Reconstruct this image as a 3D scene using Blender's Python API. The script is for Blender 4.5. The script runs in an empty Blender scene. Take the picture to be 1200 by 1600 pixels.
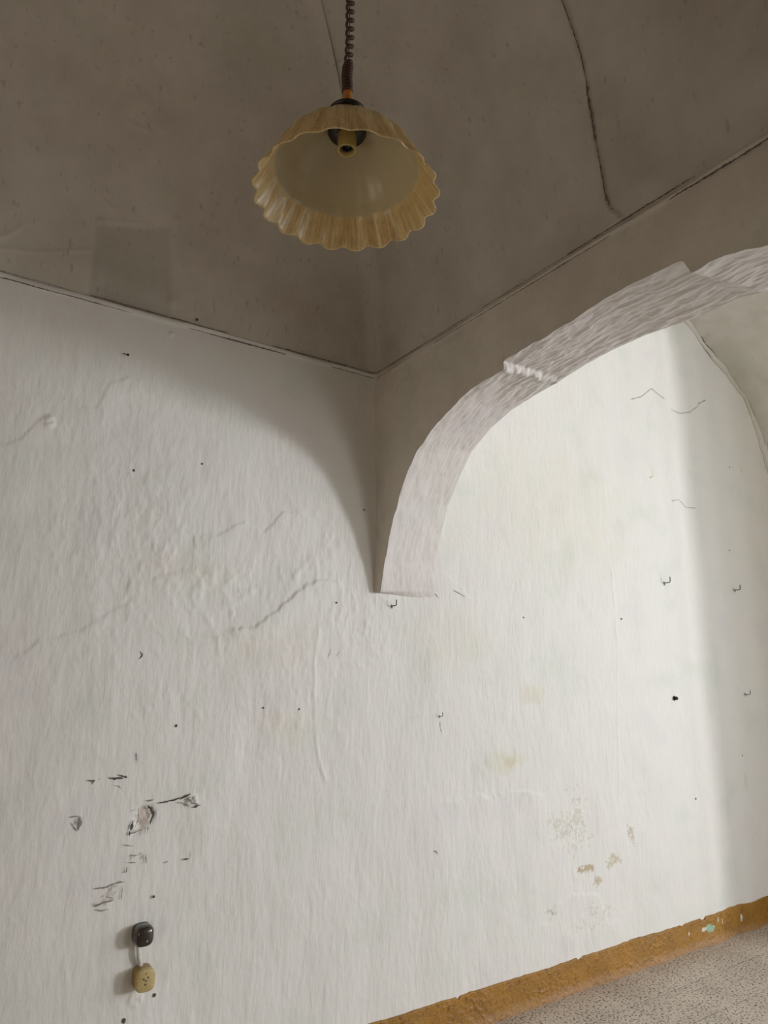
import bpy, math, random
import numpy as np
from mathutils import Vector

# ------------------------------------------------------------------ scene, camera, light
scn = bpy.context.scene
COL = scn.collection
CAM = np.array([-1.7577, -2.6729, 1.5])          # the room: x along the long wall, -y out of it, z up
PITCH = math.radians(12.8); YAW = math.radians(-34.0); FPX = 1109.0
cd = bpy.data.cameras.new('camera'); cam = bpy.data.objects.new('camera', cd); COL.objects.link(cam)
cam.location = CAM; cam.rotation_euler = (math.pi/2 + PITCH, 0, YAW)
cd.sensor_fit = 'HORIZONTAL'; cd.sensor_width = 36; cd.lens = 36*FPX/1200; cd.clip_start = 0.02
scn.camera = cam
vs = scn.view_settings
vs.view_transform = 'Standard'; vs.look = 'None'; vs.gamma = 1; vs.exposure = 0.0; vs.use_curve_mapping = False
world = bpy.data.worlds.new('world'); scn.world = world; world.use_nodes = True
world.node_tree.nodes['Background'].inputs[0].default_value = (0.62, 0.72, 0.85, 1)
world.node_tree.nodes['Background'].inputs[1].default_value = 1.2

def area(name, loc, target, sx, sy, power, colr):
    l = bpy.data.lights.new(name, 'AREA'); l.shape = 'RECTANGLE'; l.size = sx; l.size_y = sy
    l.energy = power; l.color = colr
    o = bpy.data.objects.new(name, l); COL.objects.link(o); o.location = loc
    o.rotation_euler = (Vector(target) - Vector(loc)).to_track_quat('-Z', 'Y').to_euler()
    return o
# daylight coming in through the window of the far bay: the bright patch of open sky, and the wide dim rest of it
area('sky_patch', (11.0, -10.5, 2.75), (0.3, 0, 1.6), 1.5, 1.8, 715, (0.955, 0.98, 1.0))
area('sky_wide', (4.15, -2.95, 1.95), (-1.0, -1.9, 1.2), 3.2, 1.8, 62, (0.95, 0.98, 1.0))
area('far_bay_fill', (2.0, -4.85, 1.7), (2.0, 0, 1.9), 1.1, 1.6, 27, (0.97, 0.985, 0.97))  # added frontal fill for the far bay, no window on that side
# weak fill light added behind and left of the camera, no doorway there
area('near_bay_fill', (-3.4, -2.0, 1.0), (-1.6, -.4, 2.9), 0.9, 1.8, 9.5, (1.0, 0.90, 0.78))

# ------------------------------------------------------------------ helpers
def cam_ray(u, v):
    a = (u-600)/FPX; b = (800-v)/FPX
    c, s = math.cos(PITCH), math.sin(PITCH)
    cx, cy, cz = a, c-b*s, s+b*c
    cc, ss = math.cos(YAW), math.sin(YAW)
    return np.array([cx*cc-cy*ss, cx*ss+cy*cc, cz])
def on_wall(u, v, y=0.0):
    r = cam_ray(u, v); return CAM + r*((y-CAM[1])/r[1])
def on_face(u, v, x=0.0):
    r = cam_ray(u, v); return CAM + r*((x-CAM[0])/r[0])
def on_floor(u, v, z=0.0):
    r = cam_ray(u, v); return CAM + r*((z-CAM[2])/r[2])
ZS, VA, VB = 2.905, 1.8, 1.30                      # near vault: springing height, half span, rise
def on_vault(u, v, side):                         # side 'w' (springs from the long wall) or 'f' (from the arch wall)
    r = cam_ray(u, v); k = 1 if side == 'w' else 0
    # t = -y or -x ; (1-t/a)^2+((z-zs)/b)^2=1
    p0 = 1 + CAM[k]/VA; p1 = r[k]/VA
    q0 = (CAM[2]-ZS)/VB; q1 = r[2]/VB
    A = p1*p1+q1*q1; B = 2*(p0*p1+q0*q1); C_ = p0*p0+q0*q0-1
    t = (-B+math.sqrt(max(B*B-4*A*C_, 0)))/(2*A)
    return CAM + r*t

_rng = np.random.RandomState(7)
_L = _rng.rand(64, 256, 256).astype(np.float32)
def vnoise(x, y, seed=0):
    L = _L[seed % 64]
    xi = np.floor(x).astype(int); yi = np.floor(y).astype(int)
    fx = x-xi; fy = y-yi
    fx = fx*fx*(3-2*fx); fy = fy*fy*(3-2*fy)
    xi &= 255; yi &= 255; x1 = (xi+1) & 255; y1 = (yi+1) & 255
    return ((L[xi, yi]*(1-fx)+L[x1, yi]*fx)*(1-fy)+(L[xi, y1]*(1-fx)+L[x1, y1]*fx)*fy)*2-1
def fbm(x, y, seed=0, oct=4, gain=.5):
    r = 0; a = 1; n = 0
    for i in range(oct):
        r = r+a*vnoise(x*2**i+i*17.3, y*2**i+i*9.1, seed+i); n += a; a *= gain
    return r/n
def sstep(a, b, x):
    t = np.clip((x-a)/(b-a), 0, 1); return t*t*(3-2*t)
def seg_dist(P, pts):                             # distance of every point to a 3D polyline
    P2 = P.reshape(-1, 3); pts = np.array(pts)
    lo = pts.min(0)-.12; hi = pts.max(0)+.12
    m = np.all((P2 > lo) & (P2 < hi), axis=1)
    out = np.full(len(P2), 9.0); Q = P2[m]
    best = np.full(len(Q), 9.0)
    for a, b in zip(pts[:-1], pts[1:]):
        ab = b-a; t = np.clip(((Q-a)@ab)/max(ab@ab, 1e-9), 0, 1)
        best = np.minimum(best, np.linalg.norm(Q-(a+t[:, None]*ab), axis=1))
    out[m] = best
    return out.reshape(P.shape[:-1])
def lin(c):                                        # 0-255 sRGB to linear
    return tuple(((x/255)/12.92 if x/255 <= .04045 else ((x/255+.055)/1.055)**2.4) for x in c)

def link_mesh(name, verts, faces, mat, parent=None, smooth=True):
    me = bpy.data.meshes.new(name); me.from_pydata([tuple(v) for v in verts], [], faces); me.update()
    if smooth: me.polygons.foreach_set('use_smooth', [True]*len(me.polygons))
    at = me.color_attributes.new('paint', 'FLOAT_COLOR', 'POINT'); at.data.foreach_set('color', np.ones(len(me.vertices)*4, dtype=np.float32))
    me.materials.append(mat)
    o = bpy.data.objects.new(name, me); COL.objects.link(o); o.parent = parent
    return o
def grid_mesh(name, grids, mat, parent=None, cols=None):
    """grids: list of (nu,nv,3) arrays; cols: list of (nu,nv,3) paint colours"""
    V = []; F = []; C_ = []; off = 0
    for gi, P in enumerate(grids):
        nu, nv = P.shape[:2]
        V.append(P.reshape(-1, 3))
        idx = np.arange(nu*nv).reshape(nu, nv)+off
        F.append(np.stack([idx[:-1, :-1], idx[1:, :-1], idx[1:, 1:], idx[:-1, 1:]], -1).reshape(-1, 4))
        c = cols[gi] if cols is not None and cols[gi] is not None else np.ones((nu, nv, 3))
        C_.append(np.concatenate([c.reshape(-1, 3), np.ones((nu*nv, 1))], 1))
        off += nu*nv
    V = np.concatenate(V).astype(np.float32); F = np.concatenate(F).astype(np.int32); C_ = np.concatenate(C_).astype(np.float32)
    me = bpy.data.meshes.new(name)
    me.vertices.add(len(V)); me.vertices.foreach_set('co', V.ravel())
    me.loops.add(F.size); me.loops.foreach_set('vertex_index', F.ravel())
    me.polygons.add(len(F)); me.polygons.foreach_set('loop_start', np.arange(0, F.size, 4, dtype=np.int32))
    me.polygons.foreach_set('loop_total', np.full(len(F), 4, dtype=np.int32))
    me.polygons.foreach_set('use_smooth', np.ones(len(F), dtype=bool))
    me.update(calc_edges=True)
    at = me.color_attributes.new('paint', 'FLOAT_COLOR', 'POINT'); at.data.foreach_set('color', C_.ravel())
    me.materials.append(mat)
    o = bpy.data.objects.new(name, me); COL.objects.link(o); o.parent = parent
    return o
def box_vf(x0, x1, y0, y1, z0, z1, off=0):
    v = [(x, y, z) for x in (x0, x1) for y in (y0, y1) for z in (z0, z1)]
    f = [(0, 1, 3, 2), (4, 6, 7, 5), (0, 4, 5, 1), (2, 3, 7, 6), (0, 2, 6, 4), (1, 5, 7, 3)]
    return v, [tuple(i+off for i in q) for q in f]
def boxes(name, lst, mat, parent=None, bevel=0):
    V = []; F = []
    for b in lst:
        v, f = box_vf(*b, off=len(V)); V += v; F += f
    o = link_mesh(name, V, F, mat, parent, smooth=False)
    if bevel:
        m = o.modifiers.new('bevel', 'BEVEL'); m.width = bevel; m.segments = 2
    return o
def tube_vf(pts, rad, n=8, off=0, cap=True):
    pts = [Vector(p) for p in pts]; V = []; F = []
    if not hasattr(rad, '__len__'): rad = [rad]*len(pts)
    t0 = (pts[1]-pts[0]).normalized(); ref = Vector((0, 0, 1)) if abs(t0.z) < .9 else Vector((1, 0, 0))
    nrm = t0.cross(ref).normalized()
    for i, p in enumerate(pts):
        t = (pts[min(i+1, len(pts)-1)]-pts[max(i-1, 0)]).normalized()
        nrm = (nrm-t*nrm.dot(t)).normalized(); bn = t.cross(nrm)
        for k in range(n):
            a = 2*math.pi*k/n; V.append(p+(nrm*math.cos(a)+bn*math.sin(a))*rad[i])
    for i in range(len(pts)-1):
        for k in range(n):
            F.append((off+i*n+k, off+i*n+(k+1) % n, off+(i+1)*n+(k+1) % n, off+(i+1)*n+k))
    if cap:
        F.append(tuple(off+k for k in range(n))[::-1]); F.append(tuple(off+(len(pts)-1)*n+k for k in range(n)))
    return V, F
def tube(name, pts, rad, mat, parent=None, n=8):
    V, F = tube_vf(pts, rad, n); return link_mesh(name, V, F, mat, parent)
def lathe(name, prof, mat, parent=None, n=40, loc=(0, 0, 0), axis='z'):
    V = []; F = []
    for (r, h) in prof:
        for k in range(n):
            a = 2*math.pi*k/n
            p = (r*math.cos(a), r*math.sin(a), h) if axis == 'z' else (r*math.cos(a), -h, r*math.sin(a))
            V.append((p[0]+loc[0], p[1]+loc[1], p[2]+loc[2]))
    for i in range(len(prof)-1):
        for k in range(n): F.append((i*n+k, i*n+(k+1) % n, (i+1)*n+(k+1) % n, (i+1)*n+k))
    F.append(tuple(range(n))[::-1]); F.append(tuple((len(prof)-1)*n+k for k in range(n)))
    return link_mesh(name, V, F, mat, parent)
def structure(o): o['kind'] = 'structure'; return o
def tag(o, label, cat, group=None):
    o['label'] = label; o['category'] = cat
    if group: o['group'] = group
    return o
def empty(name, loc):
    o = bpy.data.objects.new(name, None); COL.objects.link(o); o.location = loc; o.empty_display_size = .05
    return o

# ------------------------------------------------------------------ materials
def new_mat(name):
    m = bpy.data.materials.new(name); m.use_nodes = True
    nt = m.node_tree; return m, nt, nt.nodes['Principled BSDF']
def N(nt, kind, **kw):
    n = nt.nodes.new(kind)
    for k, v in kw.items():
        if k in n.inputs: n.inputs[k].default_value = v
        else: setattr(n, k, v)
    return n
def mixc(nt, mode, fac, a, b):
    m = nt.nodes.new('ShaderNodeMix'); m.data_type = 'RGBA'; m.blend_type = mode
    for i, x in ((0, fac), (6, a), (7, b)):
        if hasattr(x, 'is_output'): nt.links.new(x, m.inputs[i])
        else: m.inputs[i].default_value = x if i == 0 else (*x, 1)[:4]
    return m.outputs[2]
def ramp(nt, src, stops):
    r = nt.nodes.new('ShaderNodeValToRGB'); e = r.color_ramp.elements
    while len(e) < len(stops): e.new(.5)
    for q, (p, c) in zip(e, stops): q.position = p; q.color = (c, c, c, 1) if not hasattr(c, '__len__') else (*c, 1)
    nt.links.new(src, r.inputs[0]); return r.outputs[0]
def noise_node(nt, scale, stretch=(1, 1, 1), detail=4, rough=.55):
    tc = nt.nodes.new('ShaderNodeTexCoord'); mp = nt.nodes.new('ShaderNodeMapping')
    mp.inputs['Scale'].default_value = stretch; nt.links.new(tc.outputs['Object'], mp.inputs[0])
    n = N(nt, 'ShaderNodeTexNoise', Scale=scale, Detail=detail, Roughness=rough)
    nt.links.new(mp.outputs[0], n.inputs['Vector']); return n.outputs['Fac']
def plaster(name, base, rough=.75, strokes=(1, 1, .28), bump=.6, fine=90, pits=0.0, coarse=25, dist=.003):
    m, nt, b = new_mat(name)
    at = nt.nodes.new('ShaderNodeAttribute'); at.attribute_name = 'paint'
    c = mixc(nt, 'MULTIPLY', 1.0, base, at.outputs['Color'])
    tint = ramp(nt, noise_node(nt, 3.0, detail=5), [(.34, (.90, .92, .88)), (.44, (.97, .965, .95)), (.55, (1, .98, .965)), (.66, (.955, .925, .94))])
    c = mixc(nt, 'MULTIPLY', .8, c, tint)
    n1 = noise_node(nt, coarse, strokes, 3); n2 = noise_node(nt, fine, strokes, 4, .6)
    ad = nt.nodes.new('ShaderNodeMath'); ad.operation = 'MULTIPLY_ADD'; ad.inputs[1].default_value = .45
    nt.links.new(n2, ad.inputs[0]); nt.links.new(n1, ad.inputs[2])
    h = ad.outputs[0]
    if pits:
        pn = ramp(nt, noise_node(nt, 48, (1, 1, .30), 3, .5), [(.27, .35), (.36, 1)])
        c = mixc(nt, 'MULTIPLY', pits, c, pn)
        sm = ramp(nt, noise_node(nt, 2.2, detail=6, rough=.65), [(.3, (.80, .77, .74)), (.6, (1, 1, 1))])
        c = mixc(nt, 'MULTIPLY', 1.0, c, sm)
    bp = N(nt, 'ShaderNodeBump', Strength=bump, Distance=dist)
    nt.links.new(h, bp.inputs['Height']); nt.links.new(bp.outputs[0], b.inputs['Normal'])
    nt.links.new(c, b.inputs['Base Color']); b.inputs['Roughness'].default_value = rough
    return m
def simple(name, rgb, rough=.5, metal=0, bumps=None, coat=0):
    m, nt, b = new_mat(name)
    nz = ramp(nt, noise_node(nt, 60, detail=4), [(.3, .82), (.7, 1.0)])
    nt.links.new(mixc(nt, 'MULTIPLY', 1, rgb, nz), b.inputs['Base Color'])
    b.inputs['Roughness'].default_value = rough; b.inputs['Metallic'].default_value = metal
    b.inputs['Coat Weight'].default_value = coat
    return m

M_wall = plaster('whitewashed_plaster', (.80, .79, .76), .7, bump=.9, fine=110, coarse=32)
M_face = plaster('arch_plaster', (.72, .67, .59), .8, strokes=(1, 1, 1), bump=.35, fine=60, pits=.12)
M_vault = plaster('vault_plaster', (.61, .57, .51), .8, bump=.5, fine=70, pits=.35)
M_far = plaster('far_vault_plaster', (.68, .66, .60), .8, bump=.5, fine=60, pits=.15)
M_soffit = plaster('rough_soffit_plaster', (.70, .66, .635), .75, strokes=(1, .45, .45), bump=.9, fine=110, coarse=45)
M_plain = plaster('room_plaster', (.58, .50, .40), .8)
M_dark = simple('dark_gouge', (.10, .085, .07), .9)
M_grey = simple('grey_scratch', (.30, .27, .25), .9)
M_brownc = simple('brown_crack', (.17, .14, .11), .9)
M_iron = simple('dark_iron', (.035, .032, .028), .45, .6)
M_steel = simple('dull_steel', (.25, .24, .22), .4, .8)

# ------------------------------------------------------------------ floor
m, nt, b = new_mat('speckled_tile')
tc = nt.nodes.new('ShaderNodeTexCoord')
br = N(nt, 'ShaderNodeTexBrick', Scale=1.0); br.offset = 0
br.inputs['Color1'].default_value = (.66, .56, .46, 1); br.inputs['Color2'].default_value = (.70, .60, .50, 1)
br.inputs['Mortar'].default_value = (.30, .25, .21, 1)
br.inputs['Mortar Size'].default_value = .0018; br.inputs['Brick Width'].default_value = .25; br.inputs['Row Height'].default_value = .25
br.inputs['Mortar Smooth'].default_value = .3
nt.links.new(tc.outputs['Object'], br.inputs['Vector'])
sp = ramp(nt, noise_node(nt, 85, (1, 1, 1), 3, .55), [(.39, .10), (.46, 1)])
sp2 = ramp(nt, noise_node(nt, 210, (1, 1, 1), 1, .5), [(.38, .45), (.48, 1)])
c = mixc(nt, 'MULTIPLY', .95, br.outputs['Color'], sp)
c = mixc(nt, 'MULTIPLY', .7, c, sp2)
c = mixc(nt, 'MULTIPLY', .5, c, ramp(nt, noise_node(nt, 3.5, detail=5), [(.35, .6), (.65, 1)]))
nt.links.new(c, b.inputs['Base Color']); b.inputs['Roughness'].default_value = .55
M_floor = m
structure(boxes('floor', [(-3.75, 4.4, -5.35, .3, -.12, 0)], M_floor))

# ------------------------------------------------------------------ the long wall
def wall_relief(P):
    s = P[..., 0]; z = P[..., 2]
    sm = sstep(1.7, 2.1, s)                       # smoother beyond the old seam
    hi = sstep(2.45, 2.8, z)*sstep(.5, -.3, s)    # trowelled smooth under the vault line
    rough = (1-.75*sm)*(1-.55*hi)
    midb = np.exp(-((z-1.95)/.5)**2)*sstep(.3, -.2, s)
    d = .0065*fbm(s*2.3, z*1.9, 1, 3)+.0045*fbm(s*5.5, z*2.6, 23, 2)*rough
    wx = s+.02*fbm(s*9, z*9, 30, 2)
    d = d+rough*(.0010+.0012*midb)*fbm(wx*14, z*10, 5, 3, .6)
    lump = fbm(wx*26, z*17, 9, 3, .6)
    d = d+rough*(.0006+.0016*midb)*np.clip(lump-.12, 0, 1)*3*sstep(-.25, .25, fbm(s*2.7, z*2.9, 13, 3))
    fine = fbm(wx*48, z*26, 63, 3, .6)
    d = d+rough*(.0004+.0007*midb)*np.clip(fine-.05, -.1, .6)*3*sstep(-.1, .35, fbm(s*3.1, z*3.7, 11, 3))
    d = d+rough*.0007*fbm(s*75, z*17, 12, 2)      # brush strokes, running down
    return d
def ledge(P, d, pix, h=.004, side=(0, 0, 1), reach=.11, fn=on_wall):
    pts = [fn(*q) for q in pix]
    wob = .010*fbm(P[..., 0]*25, P[..., 2]*25, 50, 3); P = P+np.stack([wob, wob*0, .012*fbm(P[..., 0]*22, P[..., 2]*22, 53, 3)], -1)
    dist = seg_dist(P, pts)
    Q = np.array(pts); cx = np.interp(P[..., 0], Q[:, 0], Q[:, 2]) if Q[-1, 0] > Q[0, 0] else np.interp(P[..., 0], Q[::-1, 0], Q[::-1, 2])
    up = P[..., 2]-cx+.006*vnoise(P[..., 0]*60, P[..., 2]*60, 20)
    return d + h*sstep(-.003, .003, -up)*sstep(reach, 0, dist)
s_ = np.linspace(-3.6, 3.5, 1180); s_ = np.concatenate([np.linspace(-3.6, -1.7, 40)[:-1], np.arange(-1.7, 3.5, .0055), [3.5]])
z_ = np.arange(0, 4.32, .0065)
S, Z = np.meshgrid(s_, z_, indexing='ij')
Pw = np.stack([S, np.zeros_like(S), Z], -1)
dw = wall_relief(Pw)
LEDGES = [([(0, 1030), (35, 1022), (62, 1002), (120, 985), (160, 962), (200, 945)], .0035),
          ([(372, 985), (405, 975), (430, 955), (455, 935), (478, 912), (505, 905)], .007),
          ([(340, 835), (365, 822), (385, 812), (410, 835), (440, 800)], .004),
          ([(715, 1250), (745, 1240), (770, 1248), (800, 1232), (840, 1240)], .004),
          ([(330, 1000), (370, 985), (400, 980)], .003),
          ([(690, 890), (720, 915), (735, 935)], .002),
          ([(860, 1440), (868, 1410), (900, 1395), (935, 1400), (950, 1440)], .003),
          ([(0, 700), (30, 690), (60, 655)], .003), ([(150, 640), (170, 600), (200, 590)], .003),
          ([(240, 905), (262, 895), (300, 890), (320, 905)], .003)]
for pix, h in LEDGES: dw = ledge(Pw, dw, pix, h*.8)
# raised ridge where the plaster was patched, running down the middle
for pix, w, h in [([(497, 985), (490, 1040), (492, 1100), (494, 1160), (500, 1195), (510, 1220)], .008, .0028),
                  ([(360, 905), (345, 920), (365, 945), (390, 925)], .010, .002),
                  ([(460, 900), (490, 870), (498, 905)], .012, .002),
                  ([(955, 890), (965, 1000), (966, 1120), (968, 1240)], .008, .0025),
                  ([(395, 440), (300, 500)], .01, .0)]:
    Pj = Pw+np.stack([.007*fbm(S*20, Z*20, 56, 3), S*0, S*0], -1)
    dist = seg_dist(Pj, [on_wall(*q) for q in pix]); dw = dw + h*np.exp(-(dist/w)**2)*(.7+.7*vnoise(S*25, Z*18, 57))
# broken plaster around the arch foot and the gouged patch above the boxes
for (u, v, r, h) in [(226, 1275, .045, -.006), (213, 1295, .03, -.004), (118, 1285, .02, -.002), (300, 1250, .03, .003),
                     (75, 658, .03, .006), (268, 522, .012, .006), (1018, 742, .02, -.003), (212, 1560, .03, .003)]:
    q = on_wall(u, v); rr = np.hypot(Pw[..., 0]-q[0], Pw[..., 2]-q[2])
    dw = dw + h*sstep(r, r*.55, rr)*(1+.8*vnoise(S*90, Z*90, 33))
# thin bead of the springing line
bead = np.exp(-((Z-(ZS-.012+.004*vnoise(S*6, S*0, 3)))/.008)**2)*(S < .0)
dw = dw + .010*bead*(1-.5*np.exp(-((Z-(ZS-.013))/.0035)**2))
# softened re-entrant angle under the vault
dw = dw + .012*np.exp(-np.abs(S)/.022)*(S <= .0)*sstep(1.9, 2.2, Z)
# shallow upright waves, shaped in to catch light as bright and dark bands
dw = dw - .0085*np.sin(2*math.pi*(S-2.45+.02*fbm(Z*1.2, Z*0, 62, 2))/.38)*sstep(2.15, 2.4, S)*sstep(3.4, 3.1, S)
# slow swelling towards the far corner
dw = dw + .05*sstep(2.9, 3.5, S)**2
# paint colour, stains and bare patches
colw = np.ones(S.shape+(3,))
def blot(u, v, rx, rz, rgb, k=1.0, seed=40, sharp=.35):
    q = on_wall(u, v); rr = np.hypot((Pw[..., 0]-q[0])/rx, (Pw[..., 2]-q[2])/rz)
    mk = sstep(1.0, sharp, rr+.45*fbm(S*22, Z*22, seed, 3))*k
    for i in range(3): colw[..., i] *= 1-mk*(1-rgb[i])
blot(830, 1085, .12, .07, (.95, .93, .84)); blot(790, 1190, .15, .07, (.95, .93, .84))
blot(800, 1190, .05, .03, (.93, .90, .80)); blot(700, 1000, .3, .2, (.99, .975, .945))
blot(880, 800, .9, .55, (.985, .975, .93), 1, 41, .0); blot(450, 1135, .18, .08, (.98, .965, .92))
blot(430, 1010, .3, .12, (.99, .97, .95)); blot(300, 890, .2, .08, (1, .955, .935), .8, 44)
blot(235, 700, .3, .2, (.985, .965, .985), .8, 45, 0); blot(450, 640, .2, .2, (.985, .95, .965), .8, 46, 0)
blot(120, 430, .5, .05, (.93, .95, .92), .9, 47, 0)
blot(226, 1275, .03, .045, (.90, .80, .76), 1, 48, .6)
blot(1018, 738, .02, .035, (.97, .95, .84), 1, 48, .6)
blot(1155, 735, .012, .04, (.9, .87, .65), 1, 48, .6)
blot(1165, 1220, .03, .06, (.93, .91, .80), 1, 49, .6)
def speckle(u, v, rx, rz, rgb, dens, seed):
    q = on_wall(u, v); rr = np.hypot((Pw[..., 0]-q[0])/rx, (Pw[..., 2]-q[2])/rz)
    n = _rng.rand(*S.shape)*.5+.5*(vnoise(S*60, Z*60, seed)*.5+.5)
    mk = (n > 1-dens*sstep(1.0, .2, rr+.3*vnoise(S*15, Z*15, seed+1)))*1.0
    for i in range(3): colw[..., i] *= 1-mk*(1-rgb[i])
speckle(915, 1357, .11, .035, (.66, .55, .40), .85, 50); speckle(935, 1378, .05, .035, (.72, .64, .52), .6, 51)
speckle(985, 1300, .08, .10, (.74, .69, .60), .62, 52); speckle(960, 1345, .12, .05, (.76, .69, .58), .58, 55)
speckle(890, 1290, .22, .22, (.84, .81, .75), .5, 53); speckle(860, 1425, .07, .04, (.7, .66, .6), .5, 54)
speckle(930, 1430, .3, .1, (.85, .83, .8), .35, 56); speckle(905, 1250, .08, .05, (.82, .78, .7), .5, 57)
speckle(295, 1250, .04, .02, (.5, .46, .42), .55, 58); speckle(170, 1400, .07, .05, (.7, .66, .62), .45, 59)
speckle(215, 1340, .07, .03, (.6, .56, .52), .45, 60)
Pw[..., 1] = -dw+.09*((Z > ZS+.004) & (S < -.005))
wall_back = structure(grid_mesh('wall_back', [Pw], M_wall, cols=[colw]))
def wall_y(x, z):
    i = int(np.clip(np.searchsorted(s_, x), 1, len(s_)-1)); j = int(np.clip(round(z/.0065), 0, len(z_)-1))
    return -max(dw[i-1:i+2, max(j-1, 0):j+2].max(), 0)
# solid masonry behind the plaster
boxes('masonry', [(-3.9, 4.0, .12, .35, -.12, 4.7)], M_plain, wall_back)

def ribbon(name, pix, wpx, mat, parent, fn=on_wall, nrm=(0, -1, 0), surf=None, lift=.0012, jit=.35, step=.006):
    """an irregular hairline lying on a plastered surface, traced through the given points"""
    pts = [fn(*q) for q in pix]; P = []
    for a, b_ in zip(pts[:-1], pts[1:]):
        k = max(1, int(np.linalg.norm(b_-a)/step))
        for i in range(k): P.append(a+(b_-a)*i/k)
    P.append(pts[-1]); n0 = None if callable(nrm) else np.array(nrm, float); V = []; F = []; rnd = random.Random(len(pix)*7+int(pix[0][0]))
    for i, p in enumerate(P):
        nn = n0 if not callable(nrm) else nrm(p)
        t = P[min(i+1, len(P)-1)]-P[max(i-1, 0)]; t = t/max(np.linalg.norm(t), 1e-6)
        sd = np.cross(nn, t); sd /= np.linalg.norm(sd)
        e = min(1, .25+min(i, len(P)-1-i)*.5)
        w = wpx*.0027*.5*e*(1+jit*rnd.uniform(-1, 1)); w *= rnd.choice((1, 1, 1.4, .6))
        q = p.copy()+sd*rnd.uniform(-1, 1)*wpx*.0027*.3
        if surf is wall_y: q[1] = wall_y(q[0], q[2])
        q = q+nn*lift
        V += [q-sd*w, q+nn*.0006, q+sd*w]
    for i in range(len(P)-1):
        F += [(3*i, 3*i+1, 3*i+4, 3*i+3), (3*i+1, 3*i+2, 3*i+5, 3*i+4)]
    return link_mesh(name, V, F, mat, parent)
def wr(name, pix, w, mat): return ribbon(name, pix, w, mat, wall_back, surf=wall_y)
# hairline cracks and gouges of the long wall
for pix, w, mt in [
    ([(986, 624), (1002, 620), (1018, 607), (1038, 624)], 1.1, M_grey), ([(1046, 640), (1062, 646), (1078, 644), (1090, 634)], 1.0, M_grey),
    ([(1088, 632), (1102, 625)], 2.0, M_grey), ([(1048, 783), (1058, 781), (1072, 793), (1088, 794)], 1.0, M_grey),
    ([(706, 922), (718, 928), (726, 933)], 1.3, M_grey), ([(684, 935), (678, 927)], 1.0, M_grey),
    ([(687, 1126), (687, 1134), (690, 1146)], .8, M_grey), ([(640, 1123), (660, 1118)], .1, M_grey)]:
    wr('crack', pix, w, mt)
for pix, w, mt in [
    ([(170, 1215), (180, 1216), (192, 1217)], 2.6, M_dark), ([(183, 1211), (191, 1212), (199, 1215)], 2.2, M_dark),
    ([(135, 1220), (142, 1220), (149, 1219)], 2.0, M_dark), ([(143, 1225), (147, 1220)], 2.0, M_grey), ([(152, 1218), (157, 1217)], 1.4, M_dark),
    ([(177, 1227), (185, 1228), (189, 1232)], .8, M_grey),
    ([(228, 1251), (240, 1250)], 2.0, M_grey), ([(246, 1255), (258, 1253), (272, 1250), (281, 1247), (292, 1244)], 1.7, M_dark),
    ([(276, 1253), (288, 1255), (296, 1260)], 1.6, M_grey), ([(281, 1249), (292, 1243), (297, 1241)], 2.2, M_dark),
    ([(292, 1245), (300, 1254), (312, 1258)], 1.8, M_grey), ([(299, 1261), (306, 1260), (313, 1258)], 2.2, M_dark),
    ([(230, 1259), (237, 1263), (240, 1272), (237, 1280), (233, 1287)], 3.0, M_dark), ([(234, 1264), (239, 1268)], 4.0, M_dark),
    ([(206, 1267), (211, 1265)], 2.0, M_dark), ([(207, 1282), (205, 1290), (203, 1298)], 3.4, M_dark), ([(203, 1298), (202, 1306)], 3.0, M_dark),
    ([(203, 1303), (213, 1299), (222, 1296)], 1.2, M_grey), ([(231, 1288), (230, 1303)], 1.1, M_grey), ([(216, 1262), (216, 1280), (210, 1294)], .9, M_grey),
    ([(106, 1277), (116, 1276), (124, 1276)], 1.3, M_grey), ([(124, 1276), (125, 1285), (122, 1297)], 3.4, M_grey), ([(112, 1288), (121, 1298)], 1.0, M_grey),
    ([(118, 1279), (119, 1289)], 1.5, M_grey), ([(110, 1284), (116, 1294), (121, 1299)], 1.2, M_grey), ([(122, 1278), (128, 1284), (127, 1290)], 1.0, M_grey), ([(213, 1174), (214, 1192)], .9, M_grey), ([(397, 835), (398, 845)], .1, M_grey),
    ([(193, 1319), (195, 1320)], 2.2, M_dark), ([(195, 1320), (209, 1322)], .9, M_grey), ([(202, 1337), (216, 1336)], 1.1, M_grey),
    ([(200, 1347), (213, 1348)], 1.0, M_grey), ([(221, 1348), (222, 1349)], 1.8, M_dark), ([(228, 1334), (228, 1350)], 1.4, M_grey),
    ([(257, 1348), (263, 1346)], 2.4, M_dark), ([(284, 1343), (296, 1341)], 1.8, M_dark), ([(298, 1330), (298, 1340)], .9, M_grey),
    ([(198, 1354), (197, 1361), (193, 1364)], 1.8, M_grey), ([(147, 1389), (168, 1386), (180, 1380), (194, 1377)], 1.3, M_grey),
    ([(191, 1383), (190, 1403), (186, 1406)], 1.1, M_grey), ([(166, 1400), (177, 1403)], 1.2, M_grey), ([(146, 1411), (150, 1416), (163, 1410), (178, 1406)], 1.4, M_grey),
    ([(148, 1421), (160, 1423), (170, 1420)], 1.1, M_grey), ([(174, 1385), (174, 1392)], 1.2, M_grey),
    ([(512, 1028), (517, 1014)], .9, M_grey), ([(526, 1025), (531, 1018)], .9, M_grey), ([(676, 1330), (680, 1329), (682, 1334)], 1.3, M_dark),
    ([(217, 1030), (221, 1025), (223, 1020)], 1.4, M_dark), ([(218, 1017), (222, 1024)], 1.0, M_dark)]:
    wr('scratch', pix, w, mt)
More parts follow.
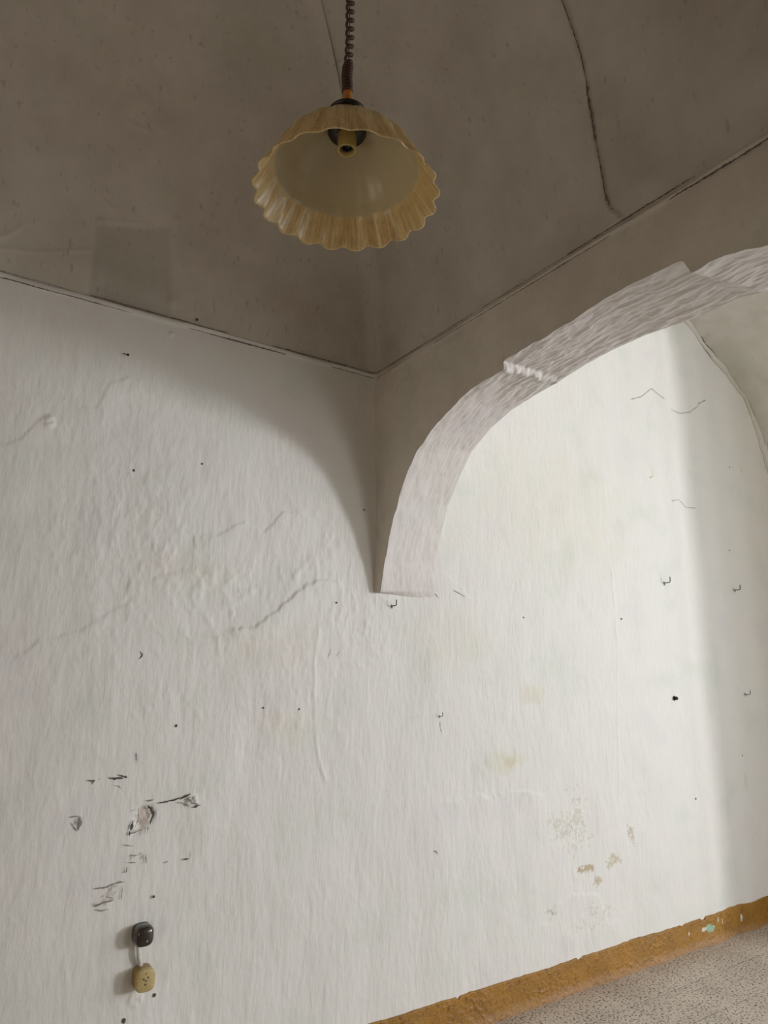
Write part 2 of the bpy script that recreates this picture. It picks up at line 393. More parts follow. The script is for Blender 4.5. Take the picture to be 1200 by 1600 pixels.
# small holes left by pulled nails
def hole(u, v, r, mat=M_dark):
    p = on_wall(u, v); y = wall_y(p[0], p[2])
    V = [(p[0], y-.0004, p[2])]; n = 10
    rnd = random.Random(int(u))
    for k in range(n):
        a = 2*math.pi*k/n; rr = r*rnd.uniform(.8, 1.2); V.append((p[0]+rr*math.cos(a), y-.0016, p[2]+rr*1.15*math.sin(a)))
    link_mesh('nail_hole', V, [(0, k+1, (k+1) % n+1) for k in range(n)], mat, wall_back)
for u, v, r in [(209, 735, .0045), (316, 725, .004), (525, 942, .004), (568, 797, .004), (818, 965, .004), (275, 1134, .0045), (411, 1106, .0035),
                (467, 1108, .0035), (241, 1555, .0055), (193, 1595, .0065), (240, 1401, .0045), (1016, 746, .004), (1140, 860, .005), (1139, 730, .005),
                (971, 967, .005), (1158, 1180, .005), (1087, 1248, .005), (307, 500, .006)]:
    hole(u, v, r)

# ------------------------------------------------------------------ dividing wall with the arch
FRONT = [(587, 931), (594, 925), (600, 880), (609, 835), (620, 790), (634, 747), (652, 705), (674, 672), (700, 645), (718, 626), (735, 610), (760, 592), (770, 587), (785, 577), (786, 565), (788, 562), (860, 522), (933, 475), (1000, 437), (1060, 409), (1068, 408), (1080, 425), (1082, 425), (1100, 413), (1130, 398), (1200, 383)]
BACK = [(672, 937), (675, 920), (681, 880), (689, 835), (700, 790), (717, 747), (737, 705), (768, 668), (800, 640), (835, 618), (872, 597), (915, 569), (960, 545), (1010, 523), (1060, 505), (1090, 494), (1130, 478), (1158, 464), (1162, 464), (1200, 455)]
DEP = .345
fp = np.array([on_face(*q, 0.0)[1:] for q in FRONT]); bp_ = np.array([on_face(*q, DEP)[1:] for q in BACK])
fp[0] = (0.0, fp[1][1]-.002); fp[:, 0] = -fp[:, 0]; bp_[:, 0] = -bp_[:, 0]
# piecewise: parameter = normalised arc position, matched by the shape's y
def finish(curve, half=2.2):                     # the side beyond the frame mirrors the side we see
    c = [tuple(q) for q in curve]
    for y in np.arange(c[-1][0]+.1, half+.05, .1): c.append((y, c[-1][1]+.004))
    src = np.array([q for q in curve if q[0] < .8]); zt = np.interp(.8, *np.array(curve)[:, :].T) if True else 0
    end = c[-1]
    x0 = 4.4
    left = [(x0-q[0], q[1]) for q in src[::-1] if x0-q[0] > half+.1]
    return np.array(c+left)
FC = finish(fp); BC = finish(np.maximum(bp_, [[0.002, 0]]))
def resample(c, n):
    L = np.concatenate([[0], np.cumsum(np.linalg.norm(np.diff(c, axis=0), axis=1))]); return L/L[-1], c
def at_len(c, t):
    L = np.concatenate([[0], np.cumsum(np.linalg.norm(np.diff(c, axis=0), axis=1))]); L /= L[-1]
    return np.stack([np.interp(t, L, c[:, 0]), np.interp(t, L, c[:, 1])], -1)
# split at the step so that both edges break there together
def two_part(FCv, BCv, yf, yb, n1=200, n2=760):
    i = int(np.argmin(np.abs(FCv[:, 0]-yf))); j = int(np.argmin(np.abs(BCv[:, 0]-yb)))
    a = np.concatenate([at_len(FCv[:i+1], np.linspace(0, 1, n1)), at_len(FCv[i:], np.linspace(0, 1, n2))[1:]])
    b_ = np.concatenate([at_len(BCv[:j+1], np.linspace(0, 1, n1)), at_len(BCv[j:], np.linspace(0, 1, n2))[1:]])
    return a, b_
fa, ba = two_part(FC, BC, fp[13][0], bp_[10][0])
nd = 66; w_ = np.linspace(0, 1, nd)
sof = np.zeros((len(fa), nd, 3))
arcl = np.concatenate([[0], np.cumsum(np.linalg.norm(np.diff(fa, axis=0), axis=1))])
for j, w in enumerate(w_):
    yz = fa*(1-w)+ba*w
    sof[:, j, 0] = w*DEP; sof[:, j, 1] = -yz[:, 0]; sof[:, j, 2] = yz[:, 1]
du = np.gradient(sof, axis=0); dv = np.gradient(sof, axis=1)
nn = np.cross(du, dv); nn /= np.maximum(np.linalg.norm(nn, axis=-1, keepdims=True), 1e-9)
# make the normals point into the opening (towards its middle)
cen = np.array([DEP/2, -2.05, 1.6]); sg = np.sign(((cen-sof)*nn).sum(-1)); nn *= sg[..., None]
AL = arcl[:, None]+0*w_[None, :]; WD = AL*0+w_[None, :]*DEP
env = sstep(0, .012, AL)
wv = WD+.03*fbm(AL*4, WD*6, 22, 2)
tro = fbm(AL*17+WD*22, wv*60, 15, 4, .62)
heavy = sstep(1.0, 1.25, AL)
rel = (.0022+.0042*heavy)*np.clip(tro+.2, -.5, 1)+.004*fbm(AL*16, WD*16, 18, 3)
edge = np.exp(-((AL-AL[199, 0])/.018)**2)
rel = rel+.007*edge*(.6+.8*vnoise(WD*40, AL*40, 19))
em = sstep(0, .012, WD)*sstep(DEP, DEP-.01, WD)
rel = rel*(.35+.65*em)
sof[..., 1] += edge*.018*fbm(WD*22, WD*0, 64, 3)
wob = .006*fbm(AL*14, WD*0, 27, 3)*(1-sstep(0, .05, WD))
sofd = sof+nn*(rel+wob)[..., None]*env[..., None]
sofd[..., 2] += 0
# front face of the dividing wall between the arch and the vault line
edge_pts = sofd[:, 0]
nz = 70
fr = np.linspace(0, 1, nz)
face = np.zeros((len(fa), nz, 3))
for j, w in enumerate(fr):
    face[:, j, 0] = 0; face[:, j, 1] = edge_pts[:, 1]; face[:, j, 2] = edge_pts[:, 2]*(1-w)+(ZS+.002)*w
fx = .006*fbm(-face[..., 1]*2.2, face[..., 2]*2.2, 21, 3)+.0012*fbm(-face[..., 1]*16, face[..., 2]*16, 24, 3)
fx = fx*sstep(0, .04, face[..., 2]-edge_pts[:, None, 2])
bead2 = .012*np.exp(np.minimum(face[..., 1], 0)/.022)+.008*np.exp(-((face[..., 2]-(ZS-.012+.004*vnoise(-face[..., 1]*6, face[..., 1]*0, 4)))/.008)**2)
face[..., 0] = edge_pts[:, None, 0]*(1-sstep(0, .03, face[..., 2]-edge_pts[:, None, 2]))-fx-bead2
# rear face
backf = np.zeros((len(fa), 20, 3))
for j, w in enumerate(np.linspace(0, 1, 20)):
    backf[:, j, 0] = DEP; backf[:, j, 1] = sofd[:, -1, 1]; backf[:, j, 2] = sofd[:, -1, 2]*(1-w)+4.3*w
# underside of the corbelled foot
foot = np.zeros((40, 6, 3))
f0 = sofd[0]
idx = np.linspace(0, nd-1, 40).astype(int)
for j, w in enumerate(np.linspace(0, 1, 6)):
    foot[:, j, 0] = f0[idx, 0]; foot[:, j, 1] = f0[idx, 1]*(1-w)+.01*w; foot[:, j, 2] = f0[idx, 2]-.012*w
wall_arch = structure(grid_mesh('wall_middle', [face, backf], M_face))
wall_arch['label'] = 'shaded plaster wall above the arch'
so = grid_mesh('arch_soffit', [sofd, foot], M_soffit, wall_arch)
so['label'] = 'rough trowelled underside of the arch'
# the far pier of the arch, beyond the frame
boxes('arch_pier', [(0, DEP, -5.3, -4.36, 0, 3.02)], M_plain, wall_arch)
boxes('masonry', [(.07, DEP-.03, -5.3, -.0, 3.0, 4.6)], M_plain, wall_arch)

# ------------------------------------------------------------------ near bay: vault springing level from the walls
LX, LY = 3.6, 4.9
def web(n_al, n_th, side):
    th = np.linspace(0, math.pi/2, n_th); al = np.linspace(0, 1, n_al)
    A_, T = np.meshgrid(al, th, indexing='ij')
    t = VA*(1-np.cos(T)); h = VB*np.sin(T)
    L = LX if side in ('w', 'o') else LY
    s = t+A_*(L-2*t)
    if side == 'w': P = np.stack([-s, -t, ZS+h], -1)
    if side == 'f': P = np.stack([-t, -s, ZS+h], -1)
    if side == 'o': P = np.stack([-s, -LY+t, ZS+h], -1)
    if side == 'l': P = np.stack([-LX+t, -s, ZS+h], -1)
    nrm = {'w': (0, -1), 'f': (-1, 0), 'o': (0, 1), 'l': (1, 0)}[side]
    n_ = np.stack([np.cos(T)/VA*nrm[0], np.cos(T)/VA*nrm[1], -np.sin(T)/VB], -1)
    n_ /= np.linalg.norm(n_, axis=-1, keepdims=True)
    return P, n_, s, T*VA, t
grids = []; cols = []
for side in 'wf':
    P, n_, s, hgt, t = web(520, 330, side)
    d = .018*fbm(s*1.5, hgt*1.5, 3 if side == 'w' else 6, 3)*sstep(0, .25, hgt)
    d = d+.0016*fbm(s*12, hgt*9, 8, 3)+.0010*fbm(s*34, hgt*16, 10, 2)
    c = np.ones(s.shape+(3,))
    if side == 'w':
        q = [on_vault(*k, 'w') for k in [(152, 345), (270, 350), (272, 465), (140, 437), (152, 345)]]
        q = np.array(q); X = P[..., 0]; H = P[..., 2]
        inside = (X > q[0][0]-.0) & (X < q[1][0])
        xl = np.interp(H, [q[3][2], q[0][2]], [q[3][0], q[0][0]]); xr = np.interp(H, [q[2][2], q[1][2]], [q[2][0], q[1][0]])
        mk = sstep(-.004, .012, X-xl)*sstep(-.004, .03, xr-X)*sstep(.0, .02, np.interp(X, [q[0][0], q[1][0]], [q[0][2], q[1][2]])-H)
        d = d-.009*mk; c *= (1-.13*mk)[..., None]
        for pix, w, h in [([(152, 440), (158, 345)], .012, .008), ([(270, 470), (275, 345)], .02, .010), ([(155, 345), (215, 350), (262, 358)], .008, .004),
                          ([(200, 190), (215, 198), (232, 204)], .008, .004), ([(0, 372), (20, 362), (34, 352)], .006, .004),
                          ([(0, 388), (60, 395), (110, 392), (142, 390)], .006, .003), ([(160, 310), (175, 325)], .007, .004)]:
            dist = seg_dist(P, [on_vault(*k, 'w') for k in pix]); d = d+h*np.exp(-(dist/w)**2)
        q1 = on_vault(70, 420, 'w'); rr = np.hypot((X-q1[0])/.6, (H-q1[2])/.14)
    else:
        CR = [(978, 349), (970, 336), (958, 328), (950, 314), (945, 285), (936, 240), (925, 180), (917, 120), (905, 75), (893, 35), (878, -10), (860, -60)]
        crp = [on_vault(*k, 'f') for k in CR]
        dist = seg_dist(P, crp)
        side_ = P[..., 1]-np.interp(P[..., 2], [k[2] for k in crp], [k[1] for k in crp])
        d = d+.010*np.exp(-(dist/.022)**2)*sstep(-.004, .004, side_)
        for pix, w, h in [([(655, 70), (668, 90), (690, 105), (712, 130)], .006, .003), ([(735, 375), (800, 320)], .03, .0),
                          ([(660, 560), (700, 500), (740, 480), (820, 440)], .008, .0)]:
            dist = seg_dist(P, [on_vault(*k, 'f') for k in pix]); d = d+h*np.exp(-(dist/w)**2)
        for (u, v, r, h) in [(1000, 296, .10, .02), (1010, 320, .05, -.01)]:
            q1 = on_vault(u, v, 'f'); rr = np.linalg.norm(P-q1, axis=-1); d = d+h*np.exp(-(rr/r)**2)
    # rounded fillet where the webs meet
    L = LX if side == 'w' else LY
    cd_ = (s-t); d = d+.022*np.exp(-(cd_/.035)**2)
    grids.append(P+n_*(d*sstep(0, .02, hgt))[..., None]); cols.append(c)
for side in 'ol':
    P, n_, s, hgt, t = web(30, 24, side); grids.append(P); cols.append(None)
# flat crown strip left between the two long webs
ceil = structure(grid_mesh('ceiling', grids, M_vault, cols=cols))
boxes('masonry', [(-3.9, 0.04, -5.3, .35, 4.42, 4.7)], M_plain, ceil)
def vn(side):
    def f(p):
        k = 1 if side == 'w' else 0
        n_ = np.zeros(3); n_[k] = -(1+p[k]/VA)/VA; n_[2] = -(p[2]-ZS)/VB/VB
        return n_/np.linalg.norm(n_)
    return f
def vr(name, pix, w, mat, side, lift=.012):
    return ribbon(name, pix, w, mat, ceil, fn=lambda u, v: on_vault(u, v, side), nrm=vn(side), lift=lift)
vr('crack', [(973, 346), (962, 331), (951, 318), (946, 290), (940, 255), (934, 225)], 1.1, M_brownc, 'f', .010)
vr('crack', [(934, 225), (928, 190), (924, 165), (921, 148), (918, 125)], 2.4, M_brownc, 'f', .010)
vr('crack', [(918, 125), (910, 85), (897, 45), (884, 10), (870, -25)], 1.2, M_brownc, 'f', .010)
vr('crack', [(956, 322), (948, 300), (943, 270)], 1.0, M_brownc, 'f', .010)

def flat_line(pts3, w, mat, parent, nrm, lift, seed):
    k = dict(i=0)
    return ribbon('crack', pts3, w, mat, parent, fn=lambda a, b_: np.array([a, -.0, b_]) if nrm[1] else np.array([0., a, b_]), nrm=nrm, lift=lift)
rr_ = random.Random(3)
def springing_cracks(kind):
    x = .02
    while x < 1.75:
        ln = rr_.uniform(.12, .5); zz = ZS+rr_.choice((-.001, -.026)); w = rr_.choice((.7, .9, 1.1, 1.7))
        n = max(3, int(ln/.05)); P = [(-(x+ln*i/n), zz+rr_.uniform(-.0015, .0015)) for i in range(n+1)]
        if kind == 'w': flat_line(P, w, M_brownc, wall_back, (0, -1, 0), .013, 0)
        else: flat_line(P, w, M_brownc, wall_arch, (-1, 0, 0), .013, 0)
        x += ln*rr_.uniform(.45, .95)
springing_cracks('w'); springing_cracks('w'); springing_cracks('f'); springing_cracks('f')

# ------------------------------------------------------------------ far bay: cross vault on pointed lunettes
fx0, fx1 = DEP, 3.5; fcx = (fx0+fx1)/2; fax = (fx1-fx0)/2; fcy = 2.45; fay = 2.45; fzs = 2.93; frh = 1.22
def lun(q): return fzs+frh*np.sqrt(np.maximum(1-np.abs(q)**2.0, 0))
grids = []
for side in 'weos':
    nu, nv = (240, 90) if side in 'we' else (50, 30)
    U, Wt = np.meshgrid(np.linspace(-1, 1, nu), np.linspace(1, 0, nv), indexing='ij')
    k = np.sin(U*math.pi/2)*Wt; z = lun(k)
    if side == 'w': P = np.stack([fcx+fax*k, -(fcy-fay*Wt), z], -1)
    if side == 'o': P = np.stack([fcx+fax*k, -(fcy+fay*Wt), z], -1)
    if side == 'e': P = np.stack([fcx+fax*Wt, -(fcy+fay*k), z], -1)
    if side == 's': P = np.stack([fcx-fax*Wt, -(fcy+fay*k), z], -1)
    d = .02*fbm(P[..., 0]*2.5, P[..., 1]*2.5, 14, 3)+.003*fbm(P[..., 0]*18, P[..., 1]*18+P[..., 2]*12, 15, 3)
    P[..., 2] -= d
    if side == 'w': P[..., 2] -= .02*np.exp(-((1-Wt)*fay/.03)**2)*(1+.8*vnoise(P[..., 0]*30, P[..., 2]*0, 16))
    grids.append(P)
ceil2 = structure(grid_mesh('ceiling', grids, M_far))
boxes('masonry', [(0.04, 4.4, -5.3, .35, 4.5, 4.7)], M_plain, ceil2)

# raised plaster seam where the lunette meets the long wall
sm = [on_wall(*q, -.012) for q in [(1060, 488), (1075, 505), (1090, 525), (1110, 550), (1135, 585), (1150, 607), (1160, 622), (1168, 648), (1179, 688), (1188, 724), (1192, 740), (1199, 750)]]
P = []; rnd = random.Random(5)
for a_, b__ in zip(sm[:-1], sm[1:]):
    k = max(2, int(np.linalg.norm(b__-a_)/.02))
    for i in range(k): q = a_+(b__-a_)*i/k+np.array([rnd.uniform(-.0025, .0025), 0, rnd.uniform(-.0025, .0025)]); q[1] = wall_y(q[0], q[2])-.004; P.append(q)
tube('plaster_seam', P, [rnd.uniform(.010, .015) for _ in P], M_far, ceil2, n=8)

# ------------------------------------------------------------------ remaining walls, window
WY0, WY1, WZ0, WZ1 = -4.72, -1.24, .04, 3.8
wr_ = structure(boxes('wall_right', [(3.5, 3.95, -5.3, WY0, 0, 4.5), (3.5, 3.95, WY1, .3, 0, 4.5), (3.5, 3.95, WY0, WY1, 0, WZ0), (3.5, 3.95, WY0, WY1, WZ1, 4.5)], M_far))
structure(boxes('wall_left', [(-3.9, -3.6, -5.3, .3, 0, 4.5)], M_plain))
structure(boxes('wall_front', [(-3.9, 4.0, -5.3, -4.9, 0, 4.5)], M_plain))
M_wood = simple('old_painted_wood', (.42, .36, .28), .6)
win = structure(boxes('window_1', [(3.86, 3.92, WY0, WY0+.07, WZ0, WZ1), (3.86, 3.92, WY1-.07, WY1, WZ0, WZ1), (3.86, 3.92, WY0, WY1, WZ0, WZ0+.07), (3.86, 3.92, WY0, WY1, WZ1-.07, WZ1)], M_wood))
boxes('window_sill', [(3.44, 3.9, WY0-.04, WY1+.04, WZ0-.03, WZ0)], M_far, win)

# ------------------------------------------------------------------ ochre skirting band
xs = np.arange(-3.6, 3.48, .005); ncol = 60
top = .147+.006*fbm(xs*3, xs*0, 31, 3)+.004*np.maximum(vnoise(xs*30, xs*0+5, 32), 0)
for (u, v, wd, dp) in [(1100, 1432, .04, .012), (907, 1495, .02, .008), (1068, 1441, .025, .006), (718, 1559, .012, .010)]:
    q = on_wall(u, v, -.01); top -= dp*np.exp(-((xs-q[0])/wd*2)**4)
zz = np.linspace(0, 1, ncol)
X, W = np.meshgrid(xs, zz, indexing='ij'); Zs = top[:, None]*W
base = np.array([max(0, 0)]*len(xs))
th = .007+.0018*fbm(X*12, Zs*12, 35, 3)+.0045*np.maximum(fbm(X*60, Zs*75, 36, 3), 0)*sstep(-.2, .3, fbm(X*4, X*0, 34, 2))+.004*sstep(.05, 0, Zs)
yw = np.zeros(len(xs))
zi = np.clip((Zs/.0065).astype(int), 0, len(z_)-1); xi = np.clip(np.searchsorted(s_, X), 0, len(s_)-1)
surf = dw[xi, zi]
thk = (surf+th)*sstep(1.0, .965, W)+(surf-.003)*(1-sstep(1.0, .965, W))
Pb = np.stack([X, -thk, Zs], -1)
och = np.array(lin((158, 112, 34))); colb = np.ones(X.shape+(3,))*och
v1 = fbm(X*9, Zs*14, 37, 4); colb *= (1+.22*v1)[..., None]
dust = sstep(.045, .0, Zs+.015*fbm(X*10, Zs*30, 38, 3))*.55
colb = colb*(1-dust[..., None])+np.array(lin((176, 140, 108)))*dust[..., None]
pit = (fbm(X*70, Zs*110, 39, 2) > .42)*.35; colb *= (1-pit)[..., None]
def chip(u, v, rx, rz, rgb, seed=42):
    q = on_wall(u, v, -.012); rr = np.hypot((X-q[0])/rx, (Zs-q[2])/rz)+.35*vnoise(X*70, Zs*70, seed)
    mk = sstep(1, .85, rr)[..., None]; colb[:] = colb*(1-mk)+np.array(rgb)*mk
chip(1111, 1451, .045, .022, lin((160, 190, 160)), 43); chip(1101, 1453, .025, .010, lin((215, 215, 200)), 44)
chip(1078, 1460, .006, .010, lin((220, 215, 200))); chip(1122, 1437, .007, .014, lin((215, 205, 180))); chip(1129, 1439, .006, .014, lin((205, 190, 160)))
chip(1161, 1436, .010, .020, lin((215, 205, 185))); chip(1101, 1431, .03, .009, lin((225, 222, 212))); chip(908, 1496, .02, .008, lin((220, 218, 210)))
chip(1070, 1464, .016, .006, lin((150, 115, 80)))
M_sk = plaster('ochre_paint', (1, 1, 1), .5, strokes=(1, 1, 1), bump=.9, fine=140, coarse=55, dist=.004)
structure(grid_mesh('baseboard_back', [Pb], M_sk, cols=[colb]))
boxes('baseboard_right', [(3.485, 3.5, -4.9, -.02, 0, .147)], simple('ochre', och, .6)); structure(bpy.data.objects['baseboard_right'])

# ------------------------------------------------------------------ pendant lamp
RL = .153; un = RL/520
r = cam_ray(541, 307); r /= np.linalg.norm(r); LC = CAM+r*1.29
lamp = tag(empty('pendant_lamp', tuple(LC)), 'cream and amber fluted glass pendant lamp hanging on a coiled brown cord below the vault', 'lamp')
m, nt, b = new_mat('streaked_glass')
tcn = nt.nodes.new('ShaderNodeUVMap'); mp = nt.nodes.new('ShaderNodeMapping'); mp.inputs['Scale'].default_value = (150, 2.5, 1)
nt.links.new(tcn.outputs[0], mp.inputs[0]); nz_ = N(nt, 'ShaderNodeTexNoise', Scale=1.0, Detail=4, Roughness=.6); nt.links.new(mp.outputs[0], nz_.inputs['Vector'])
mp2 = nt.nodes.new('ShaderNodeMapping'); mp2.inputs['Scale'].default_value = (1100, 8, 1); nt.links.new(tcn.outputs[0], mp2.inputs[0])
nz2 = N(nt, 'ShaderNodeTexNoise', Scale=1.0, Detail=2); nt.links.new(mp2.outputs[0], nz2.inputs['Vector'])
amber = ramp(nt, nz_.outputs['Fac'], [(.30, lin((205, 170, 112))), (.5, lin((228, 202, 146))), (.68, lin((238, 222, 176)))])
hair = ramp(nt, nz2.outputs['Fac'], [(.33, lin((120, 85, 50))), (.39, (1, 1, 1))])
ab = mixc(nt, 'MULTIPLY', .85, amber, hair)
atc = nt.nodes.new('ShaderNodeAttribute'); atc.attribute_name = 'band'   # where the amber enamel lies: 1 outside and on the flared skirt
cc_ = mixc(nt, 'MIX', atc.outputs['Fac'], (.64, .58, .41), ab)
nt.links.new(cc_, b.inputs['Base Color']); b.inputs['Roughness'].default_value = .28
b.inputs['Transmission Weight'].default_value = 0; b.inputs['Coat Weight'].default_value = .12; b.inputs['Coat Roughness'].default_value = .05
tr = nt.nodes.new('ShaderNodeBsdfTranslucent'); nt.links.new(cc_, tr.inputs[0])
mx = nt.nodes.new('ShaderNodeMixShader'); mx.inputs[0].default_value = .38
out = nt.nodes['Material Output']
nt.links.new(b.outputs[0], mx.inputs[1]); nt.links.new(tr.outputs[0], mx.inputs[2]); nt.links.new(mx.outputs[0], out.inputs[0])
M_glass = m
prof = [(84, 548), (90, 520), (98, 492), (100, 462), (118, 446), (150, 430), (200, 402), (250, 371), (300, 334), (340, 297), (372, 258), (395, 225), (410, 185), (418, 162),
        (430, 142), (446, 115), (464, 84), (484, 50), (503, 20), (516, 0)]
pr = np.array(prof, float); Lp = np.concatenate([[0], np.cumsum(np.hypot(*np.diff(pr, axis=0).T))])
tt = np.linspace(0, Lp[-1], 70); PR = np.stack([np.interp(tt, Lp, pr[:, 0]), np.interp(tt, Lp, pr[:, 1])], -1)
for _ in range(2): PR[1:-1] = (PR[:-2]+PR[1:-1]*2+PR[2:])/4
NL, NA = 20, 320
ang = np.linspace(0, 2*math.pi, NA, endpoint=False)
V = []; F = []; band = []; UV = []
def scallop(a): c = np.cos(NL*a+.6); return c+.25*(1-c*c)-.12
rows = []
for lay in (0, 1):
    for i in (range(70) if lay == 0 else range(69, -1, -1)):
        rr, hh = PR[i]; f_ = i/69
        amp = (.010+.016*f_**2)*rr if lay == 0 else ((.010+.016*max(0, (162-hh)/162))*rr if hh < 162 else .003*rr)
        rad = rr-(9 if lay else 0)
        if lay and hh > 150: rad = rr-14
        row = []
        sc = scallop(ang); R = (rad+amp*sc)*un
        zo = hh*un-(.010*RL*max(0, 1-hh/60)*sc)
        for k in range(NA):
            row.append(len(V)); V.append((R[k]*math.cos(ang[k]), R[k]*math.sin(ang[k]), zo[k] if hasattr(zo, '__len__') else zo))
            band.append(1.0 if lay == 0 else (1.0 if hh < 150 else max(0., 1-(hh-150)/12))*.85); UV.append((k/NA, f_))
        rows.append(row)
for a_, b__ in zip(rows[:-1], rows[1:]):
    for k in range(NA): F.append((a_[k], a_[(k+1) % NA], b__[(k+1) % NA], b__[k]))
shade = link_mesh('lamp_shade', V, F, M_glass, lamp)
uvl = shade.data.uv_layers.new(name='UVMap')
li = np.zeros(len(shade.data.loops), dtype=np.int32); shade.data.loops.foreach_get('vertex_index', li)
uvl.data.foreach_set('uv', np.array(UV, dtype=np.float32)[li].ravel())
ba_ = shade.data.attributes.new('band', 'FLOAT', 'POINT'); ba_.data.foreach_set('value', np.array(band, dtype=np.float32))
shade['label'] = 'amber-streaked fluted glass with a scalloped rim'
M_blk = simple('black_bakelite', (.012, .011, .010), .3); M_cream = simple('cream_plastic', lin((205, 180, 110)), .35, coat=.3)
lathe('gallery_cap', [(10*un, 582*un), (60*un, 578*un), (98*un, 566*un), (113*un, 548*un), (113*un, 536*un), (104*un, 532*un), (20*un, 532*un)], M_blk, lamp)
lathe('retaining_ring', [(45*un, 432*un), (108*un, 428*un), (112*un, 418*un), (106*un, 405*un), (60*un, 402*un), (50*un, 404*un)], M_blk, lamp)
hold = lathe('lamp_holder', [(48*un, 468*un), (54*un, 430*un), (54*un, 330*un), (55*un, 304*un), (52*un, 296*un), (44*un, 298*un), (41*un, 318*un), (39*un, 350*un), (5*un, 352*un)], M_cream, lamp)
lathe('holder_contact', [(36*un, 348*un), (36*un, 322*un), (30*un, 314*un), (26*un, 322*un), (24*un, 345*un)], M_blk, hold)
lathe('cord_ferrule', [(27*un, 578*un), (29*un, 590*un), (27*un, 690*un), (24*un, 698*un), (10*un, 700*un)], simple('amber_plastic', lin((190, 120, 45)), .4), lamp, n=20)
M_cord = simple('brown_cord', lin((70, 34, 24)), .6)
# coiled flex: tightly closed coils at the foot, drawn apart above
hz = 4.20-LC[2]-.02
pts = []; a = 0; z = 692*un
while z < hz:
    f_ = z/un
    pitch = (21 if f_ < 880 else (21+42*min(1, (f_-880)/60)))*un
    rad = (25 if f_ < 880 else 20)*un
    cx = (-6*math.exp(-((f_-800)/60)**2)+10*min(1, max(0, (f_-850)/200)))*un
    pts.append((cx+rad*math.cos(a), rad*math.sin(a), z)); a += 2*math.pi/14; z += pitch/14
tube('coiled_cord', pts, 9.0*un, M_cord, lamp, n=7)
tube('support_wire', [(0, 0, 600*un), (6*un, 0, 1200*un), (8*un, 0, hz)], 3*un, M_iron, lamp, n=6)
lathe('ceiling_rose', [(.012, hz-.04), (.05, hz-.03), (.055, hz-.0), (.05, hz+.01)], M_cream, lamp, n=28)

# ------------------------------------------------------------------ hooks, bolt, nails
def hook(u, v, k, label, rot=0):
    p = on_wall(u, v); y = wall_y(p[0], p[2])
    root = tag(empty('cup_hook', (p[0], y, p[2])), label, 'hook', 'screw hooks left in the wall')
    c, s = math.cos(rot), math.sin(rot)
    W = lambda x, yy, z: ((x*c)*k, -yy*k, z*k+x*s*k)
    tube('shank', [W(-.002, -.008, -.002), W(.0, .012, 0), W(.004, .026, 0), W(.005, .030, .003), W(.005, .032, .012), W(.005, .032, .028)], .0023*k, M_iron, root, n=8)
    V, F = tube_vf([W(-.001, -.003, .010), W(-.0015, .003, 0.0), W(0, .004, -.012)], [.0015*k, .0035*k, .002*k], 7)
    link_mesh('plaster_chip', V, F, M_grey, root)
    return root
hook(612, 947, .95, 'small dark screw hook just below the foot of the arch', .1)
hook(686, 1119, .65, 'tiny screw hook alone in the middle of the wall, well below the arch foot')
hook(1037, 911, 1.25, 'long thin L-shaped screw hook in the bright strip of wall, highest on the right')
hook(1148, 922, 1.15, 'L-shaped screw hook in the grey strip of wall at the far right, upper of two')
hook(1165, 1085, .95, 'short dark screw hook at the far right, lower of two in the grey strip')
p = on_wall(1054, 1091); y = wall_y(p[0], p[2])
bolt = tag(empty('bolt', (p[0], y, p[2])), 'stubby black bolt head sticking out of the bright strip of wall', 'bolt')
lathe('bolt_shank', [(.003, -.01), (.0075, -.004), (.0075, .008), (.010, .010), (.011, .016), (.008, .020), (.002, .021)], M_iron, bolt, n=10, axis='y')
lathe('washer', [(.004, -.002), (.014, -.001), (.014, .001), (.006, .002)], M_iron, bolt, n=14, axis='y')
p = on_wall(198, 557); y = wall_y(p[0], p[2])
nl = tag(empty('nail', (p[0], y, p[2])), 'bent black nail high on the left, just under the shaded edge', 'nail')
tube('nail_shank', [(-.014, .002, .010), (-.006, -.006, .004), (0, -.012, 0), (.003, -.016, .003)], .0016, M_iron, nl, n=6)
lathe('nail_head', [(.0015, .012), (.005, .014), (.005, .016), (.001, .017)], M_iron, nl, n=9, axis='y')
p = on_wall(221, 1025); y = wall_y(p[0], p[2])

# ------------------------------------------------------------------ wall boxes, lower left
def super_loop(a, b_, n, e=3.2):
    L = []
    for k in range(n):
        t = 2*math.pi*k/n; c, s = math.cos(t), math.sin(t)
        L.append((a*math.copysign(abs(c)**(2/e), c), b_*math.copysign(abs(s)**(2/e), s)))
    return L
def pillow(name, prof, a, b_, mat, parent, n=40, e=3.2, off=(0, 0)):
    """rounded-square solid: prof = (scale, distance from wall)"""
    V = []; F = []
    for sc, d in prof:
        for x, z in super_loop(a*sc, b_*sc, n, e): V.append((x+off[0], -d, z+off[1]))
    for i in range(len(prof)-1):
        for k in range(n): F.append((i*n+k, i*n+(k+1) % n, (i+1)*n+(k+1) % n, (i+1)*n+k))
    F.append(tuple(range(n))[::-1]); F.append(tuple((len(prof)-1)*n+k for k in range(n)))
    return link_mesh(name, V, F, mat, parent)
def wall_anchor(u, v, d):
    p = on_wall(u, v, -d); y = 0; return p, wall_y(p[0], p[2])
M_brown = simple('brown_bakelite', (.040, .030, .022), .22, coat=.6); M_brownb = simple('brown_bakelite_base', (.055, .042, .03), .4)
p, y = wall_anchor(225, 1462, .032)
jb = tag(empty('junction_box', (p[0], y, p[2])), 'dark brown rounded bakelite junction box on the wall above the beige socket', 'junction box')
pillow('box_base', [(1.0, -.012), (1.0, .010), (.985, .014)], .031, .0325, M_brownb, jb, e=3.0)
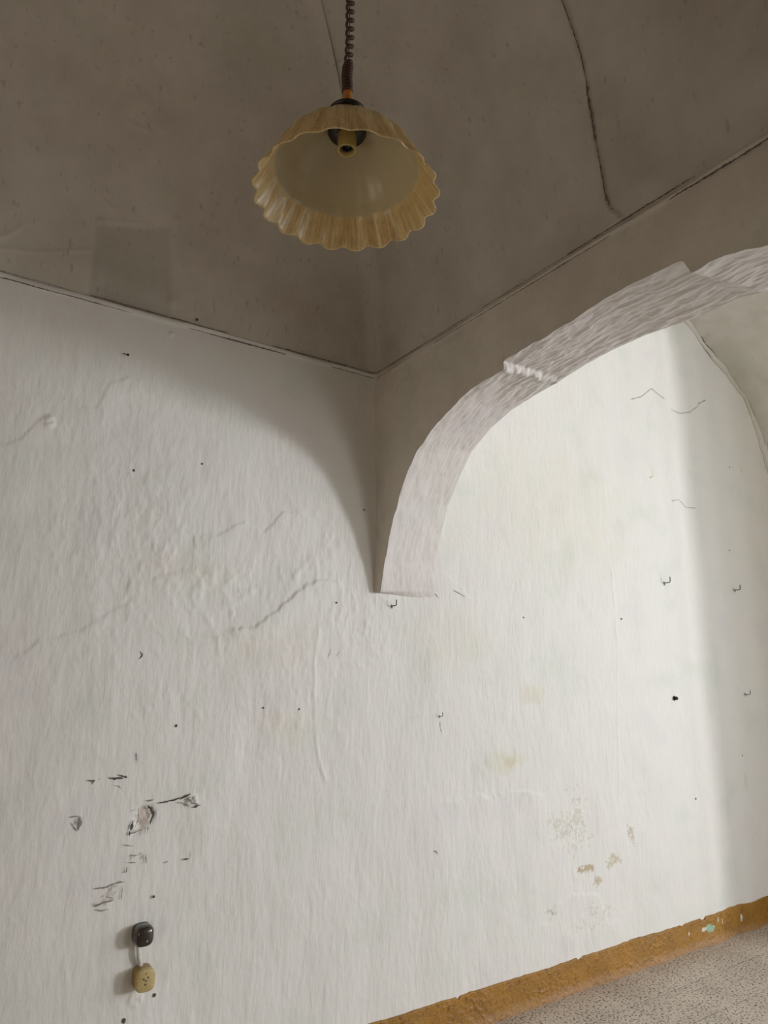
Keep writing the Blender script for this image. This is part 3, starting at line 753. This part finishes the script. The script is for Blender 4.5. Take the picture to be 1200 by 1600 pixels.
cv = pillow('box_cover', [(.985, .012), (1.0, .018), (.99, .030), (.95, .040), (.86, .047), (.68, .051), (.4, .0533), (.1, .054)], .032, .0335, M_brown, jb, e=3.0)
sc_ = lathe('cover_screw', [(.004, .050), (.0045, .0548), (.003, .0558), (.0005, .0562)], M_steel, cv, n=14, axis='y'); sc_.location = (.004, 0, -.012)
M_beige = simple('beige_plastic', lin((196, 174, 118)), .4, coat=.2); M_beige2 = simple('beige_plastic_side', lin((168, 138, 82)), .45)
p, y = wall_anchor(225, 1529, .03)
so_ = tag(empty('telephone_socket', (p[0], y, p[2])), 'beige rounded square telephone socket with four dark pin holes', 'socket')
pillow('socket_base', [(1.02, -.012), (1.02, .030), (.98, .033)], .031, .034, M_beige2, so_, e=3.4)
fcv = pillow('socket_cover', [(.93, .033), (1.0, .035), (1.0, .047), (.97, .051), (.9, .0525), (.2, .053)], .031, .035, M_beige, so_, e=3.4)
V = []; F = []
for (x, z) in [(-.0075, .006), (.0065, .009), (-.0005, .0005), (-.001, -.0105)]:
    o0 = len(V); n = 12
    for yy, rr in ((-.0532, .0032), (-.0536, .0030)):
        for k in range(n): V.append((x+rr*math.cos(2*math.pi*k/n), yy, z+rr*math.sin(2*math.pi*k/n)))
    for k in range(n): F.append((o0+k, o0+(k+1) % n, o0+n+(k+1) % n, o0+n+k))
    F.append(tuple(o0+n+k for k in range(n)))
link_mesh('pin_holes', V, F, M_dark, fcv)
tube('moulded_mark', [(-.003, -.0530, .019), (.003, -.0530, .024)], .0013, M_beige2, fcv, n=6)
pa = on_wall(216, 1480, -.01); pb = on_wall(218, 1508, -.012)
ya = wall_y(pa[0], pa[2])
cb = tube('cable_stub', [(pa[0], ya-.007, pa[2]+.02), (pa[0], ya-.012, pa[2]), (pa[0]+.003, ya-.013, (pa[2]+pb[2])/2), (pb[0]+.004, ya-.010, pb[2]), (pb[0]+.004, ya-.007, pb[2]-.02)],
          .0075, simple('white_painted_cable', (.7, .68, .62), .5), None, n=12)
tag(cb, 'short white painted cable running from the brown box down to the beige socket', 'cable')
